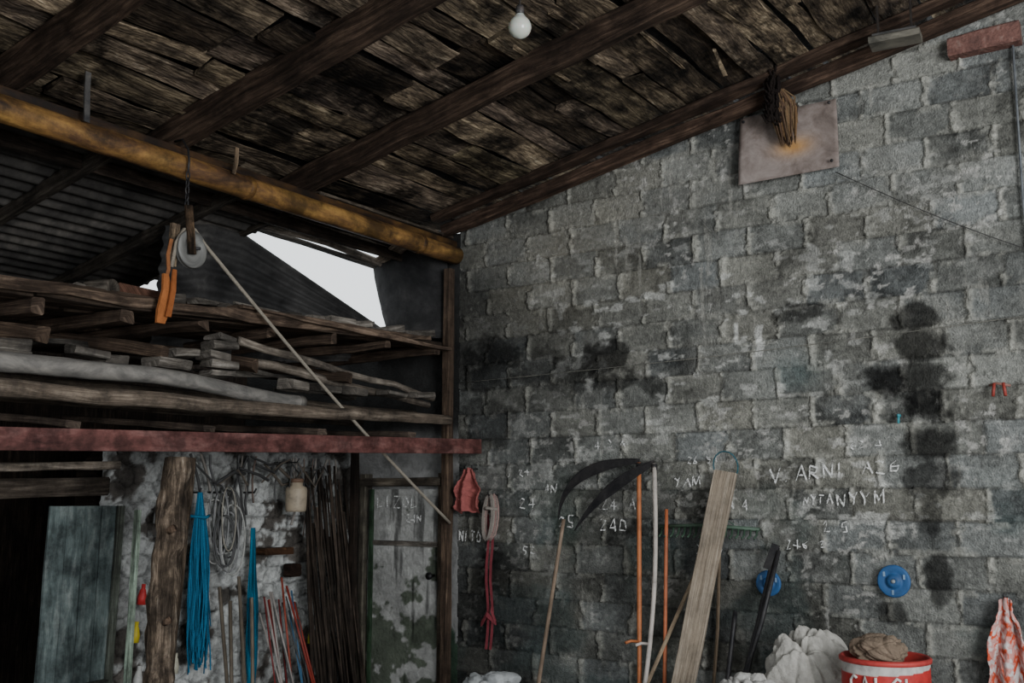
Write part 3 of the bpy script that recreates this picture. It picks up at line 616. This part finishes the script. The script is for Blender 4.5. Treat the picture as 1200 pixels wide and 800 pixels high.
mb=MB(); mb.tube([(2.3,-.055,1.40),(2.26,-.055,.7),(2.22,-.14,0)],.013,8,(.5,.45,.4)); mb.build('handle',[wood_plank],rk)
mb=MB(); mb.tube([(2.36+.09*math.cos(t),-.07-.02*math.sin(t),1.80+.1*math.sin(t)) for t in [k*math.pi/8 for k in range(17)]],.005,6,(.05,.17,.21)); mb.build('rope_loop',[ropem])
bt=empty('black_long_handled_shears'); mb=MB()
mb.tube([(2.72,-.12,1.26),(2.6,-.2,.75),(2.42,-.36,0)],[.022,.02,.016],8,(1,1,1)); mb.tube([(2.74,-.14,1.24),(2.64,-.22,.8),(2.56,-.24,.55),(2.47,-.36,0)],[.015,.018,.016,.014],8,(1,1,1))
mb.beam((2.72,-.13,1.28),(2.66,-.15,1.12),.05,.03,up=(0,1,0),n=2); mb.build('handles',[steel_dark],bt)
leaning('black_iron_bar',(2.41,-.1,.83),(2.36,-.30,0),.016,(1,1,1),steel_dark)

def disc(name,c,r):
    m=MB(); m.lathe([(.0,0),(r*.95,0),(r,.01),(r,.025),(r*.92,.03),(r*.6,.018),(r*.42,.018),(r*.4,.035),(r*.15,.035),(.0,.03)],c,(0,-1,0),28,(.02,.085,.22))
    m.lathe([(0,0),(r*.14,0),(r*.12,.01),(0,.012)],V(c)+V((0,-.034,0)),(0,-1,0),10,(.25,.28,.3)); 
    for k in range(3):
        a=k*2.1+.4; m.box(V(c)+V((math.cos(a)*r*.7,-.022,math.sin(a)*r*.7)),(.012,.01,.03),(.2,.3,.42))
    return m.build(name,[plastic])
disc('blue_reel',(2.63,-.035,1.02),.085); disc('blue_reel',(3.44,-.035,1.07),.10)
mb=MB(); mb.lathe([(0,0),(.013,0),(.01,.03),(0,.035)],(3.52,-.02,2.1),(0,-1,0),10,(.05,.25,.3)); mb.tube([(3.52,-.04,2.1),(3.52,-.05,2.05)],.008,6,(.05,.3,.35)); mb.build('blue_hook',[plastic])
mb=MB(); mb.tube([(4.06,-.03,2.26),(4.10,-.05,2.27),(4.18,-.05,2.25)],.008,6,(.2,.1,.08)); mb.tube([(4.09,-.05,2.27),(4.08,-.06,2.19)],.010,7,(.25,.04,.03)); mb.tube([(4.14,-.05,2.27),(4.15,-.06,2.19)],.010,7,(.25,.04,.03)); mb.build('hanging_pliers',[plastic])

def hangcloth(name,top,w,h,col,folds=4,seed=1,depth=.05,mats=None,colfun=None,flare=.5):
    U,W=np.meshgrid(np.linspace(0,1,70),np.linspace(0,1,90))
    wd=w*(flare+(1-flare)*sst(0,.5,W)); X=top[0]+(U-.5)*wd+.05*(fbm(W*4,U*2,seed)-.5); 
    Y=top[1]-depth*(.5+.5*np.sin(U*folds*6.283+4*fbm(U*2,W*3,seed+3)))*(.4+.6*W)-.03*fbm(U*6,W*8,seed+5)
    Z=top[2]-h*W*(1-.3*fbm(U*4,W*0,seed+9))-.03*np.abs(U-.5)
    C=np.ones(X.shape+(3,))*np.array(col)
    if colfun: C=colfun(U,W,C)
    o=gridmesh(name,X,Y,Z,C,mats or [fabric]); s=o.modifiers.new('s','SOLIDIFY'); s.thickness=.006; return o
hangcloth('red_cloth',(.18,-.05,1.82),.26,.38,(.36,.11,.10),2,5,.11,flare=.3)
mb=MB()
for i in range(14):
    a=ru(-.05,.05); mb.tube([(.40+a*.3+.05*math.sin(t)*(1+a*3),-.12+.02*math.cos(t)+a*.4,1.43+ru(-.01,.01)+.17*math.cos(t)) for t in [k*math.pi/8 for k in range(17)]],.007,5,random.choice([(.38,.35,.3),(.28,.25,.22),(.42,.28,.25)]),cap=False)
mb.tube([(.34,-.1,1.49),(.40,-.16,1.5),(.46,-.1,1.49)],.014,6,(.36,.32,.28)); mb.build('hanging_rope_coil',[ropem])
mb=MB()
for s in (-1,1): mb.ribbon([V((.36+s*.02+.012*math.sin(k*1.3),-.06,1.45-k*.13)) for k in range(9)],[V((.011,0,0))]*9,.006,(0,1,0),(.2,.04,.05))
mb.ribbon([V((.29,-.07,.60)),V((.35,-.08,.68)),V((.43,-.07,.62)),V((.39,-.08,.72))],[V((0,0,.018))]*4,.02,(0,1,0),(.2,.04,.05)); mb.build('red_strap',[fabric])
mb=MB(); mb.tube([(.40,-.01,1.6),(.40,-.13,1.6),(.40,-.14,1.63)],.007,6); mb.tube([(.2,-.01,1.81),(.2,-.08,1.81),(.2,-.09,1.84)],.007,6); mb.build('iron_hooks',[steel_dark])
def chk(U,W,C):
    m=((np.floor(U*5+3*fbm(W*3,U,2))+np.floor(W*9))%2)[...,None]; m2=sst(.47,.53,fbm(U*12,W*26,3))[...,None]
    k=np.clip(m*.5+m2*.6,0,1); return np.array([.55,.08,.035])*k+np.array([.6,.55,.53])*(1-k)
hangcloth('patterned_towel',(4.07,-.06,1.01),.2,.72,(1,1,1),2,8,.08,colfun=chk,flare=.25)
mb=MB(); mb.tube([(4.07,-.01,1.0),(4.07,-.1,1.0),(4.07,-.11,1.03)],.006,6); mb.build('towel_hook',[steel_dark])

# ------------------------------------------------------------ drum
bar=empty('metal_drum'); c=V((3.54,-.74,0)); R=.235; TH=.71
U,W=np.meshgrid(np.linspace(0,2*math.pi,181),np.linspace(0,TH,110))
rr=R+.008*np.exp(-((W-.24)/.012)**2)+.006*np.exp(-((W-.46)/.012)**2)+.008*np.exp(-((W-TH)/.01)**2)-.02*np.exp(-((W-.0)/.01)**2)
red=np.array([.45,.03,.027]); wh=np.array([.55,.53,.5])
C=np.ones(U.shape+(3,))*red
C=np.where(((W>.655+.02*np.sin(U*1.0+.5))&(W<.695))[...,None],C*0+wh,C)
C=np.where((W<.2)[...,None],C*0+wh,C)
dirt=(fbm(U*6,W*20,7))[...,None]; C=C*(.5+.6*dirt)
gridmesh('body',c.x+rr*np.cos(U),c.y+rr*np.sin(U),W,C,[plastic],None,bar)
mb=MB(); mb.lathe([(R-.01,TH-.025),(R+.010,TH-.02),(R+.012,TH-.002),(R,TH+.008),(R-.012,TH),(R-.014,TH-.04),(0,TH-.04)],c,(0,0,1),48,(.38,.04,.035),cap=False)
for j,st in enumerate([[(.8,.85),(.5,1),(.1,.7),(.1,.25),(.5,0),(.85,.2)],[(0,0),(.35,1),(.7,0)],[(0,0),(0,1)],[(.8,.85),(.5,1),(.1,.7),(.1,.25),(.5,0),(.85,.2)],[(0,0),(0,1)]]):
    base=-2.2+j*.33; pp=[]
    for a,b in st:
        an=base+a*.26; pp.append(V((c.x+(R+.004)*math.cos(an),c.y+(R+.004)*math.sin(an),.545+b*.085)))
    mb.tube(pp,.008,6,(.6,.57,.54))
mb.build('lid_and_lettering',[plastic],bar)
def crumple(name,cc,rad,seed,col,amp=.12,base=0,par=None,nf=30,pw=1.0):
    r=np.random.RandomState(seed); nu,nw=220,130
    U,W=np.meshgrid(np.linspace(0,2*math.pi,nu),np.linspace(.0,math.pi,nw))
    D=np.stack([np.cos(U)*np.sin(W),np.sin(U)*np.sin(W),np.cos(W)],-1)
    k=np.ones(U.shape)
    for i in range(nf):
        n=r.normal(size=3); n/=np.linalg.norm(n); q=D@n; off=r.uniform(-.8,.8); wdt=r.uniform(.04,.14)
        t=r.normal(size=3); t/=np.linalg.norm(t); m=np.clip((D@t)*1.6+.3,0,1)
        k-=amp*r.uniform(.25,.8)*np.exp(-np.abs(q-off+.05*np.sin(6*(D@t)+i))/wdt)*m
        k+=amp*r.uniform(.0,.35)*np.exp(-np.abs(q-off-wdt*1.1)/(wdt*.7))*m
    k+=amp*.5*(fbm(D[...,0]*4+D[...,2]*3+9,D[...,1]*4+9,seed)-.5)
    S=(np.abs(D)**2.8).sum(-1)**(-1/2.8)*.92; k=k*S
    Z=np.maximum(cc[2]+D[...,2]*rad[2]*k,base)
    Cc=np.ones(U.shape+(3,))*np.array(col)*(.65+.4*fbm(D[...,0]*3+5,D[...,2]*3+D[...,1]*3+5,seed+2))[...,None]
    return gridmesh(name,cc[0]+D[...,0]*rad[0]*k,cc[1]+D[...,1]*rad[1]*k,Z,Cc,[fabric],None,par)
crumple('brown_sack_on_lid',(c.x-.03,c.y,TH+.03),(.17,.15,.10),4,(.22,.165,.12),.2,TH-.04,par=bar)
crumple('white_sack',(3.0,-.42,.40),(.31,.24,.44),11,(.56,.54,.49),.24)
crumple('white_sack',(2.84,-1.0,.30),(.26,.22,.32),14,(.5,.49,.46),.24)
crumple('pale_bag',(.82,-.62,.17),(.28,.22,.22),18,(.46,.48,.48),.22)
mb=MB(); mb.lathe([(0,0),(.05,0),(.055,.2),(.03,.3),(.015,.33),(.015,.38),(0,.38)],(2.25,-.6,0),(0,0,1),16,(.45,.11,.02)); mb.build('orange_bottle',[plastic])

mb=MB(); mb.box((2,-4,-.05),(30,30,.1)); mb.build('floor',[concrete_floor])

# ------------------------------------------------------------ camera, light
cd=bpy.data.cameras.new('camera'); cam=bpy.data.objects.new('camera',cd); bpy.context.collection.objects.link(cam)
cam.location=(5.12,-6.8,1.6); cd.lens=36; cd.sensor_width=36; cam.rotation_euler=(math.radians(98.53),0,math.radians(34)); bpy.context.scene.camera=cam
w=bpy.data.worlds.new('overcast'); bpy.context.scene.world=w; w.use_nodes=True; bg=w.node_tree.nodes['Background']; bg.inputs[0].default_value=(.92,.97,1.0,1); bg.inputs[1].default_value=1.6
def area(name,loc,tgt,sx,sy,e,col):
    l=bpy.data.lights.new(name,'AREA'); l.shape='RECTANGLE'; l.size=sx; l.size_y=sy; l.energy=e; l.color=col
    o=bpy.data.objects.new(name,l); bpy.context.collection.objects.link(o); o.location=loc; o.rotation_euler=(V(tgt)-V(loc)).to_track_quat('-Z','Y').to_euler(); return o
area('doorway_daylight',(8.5,-5.5,2.4),(3,-.5,2.6),2.4,2.6,450,(.96,.98,1))
sc=bpy.context.scene; sc.view_settings.view_transform='AgX'; sc.view_settings.look='AgX - Base Contrast'; sc.view_settings.exposure=.2
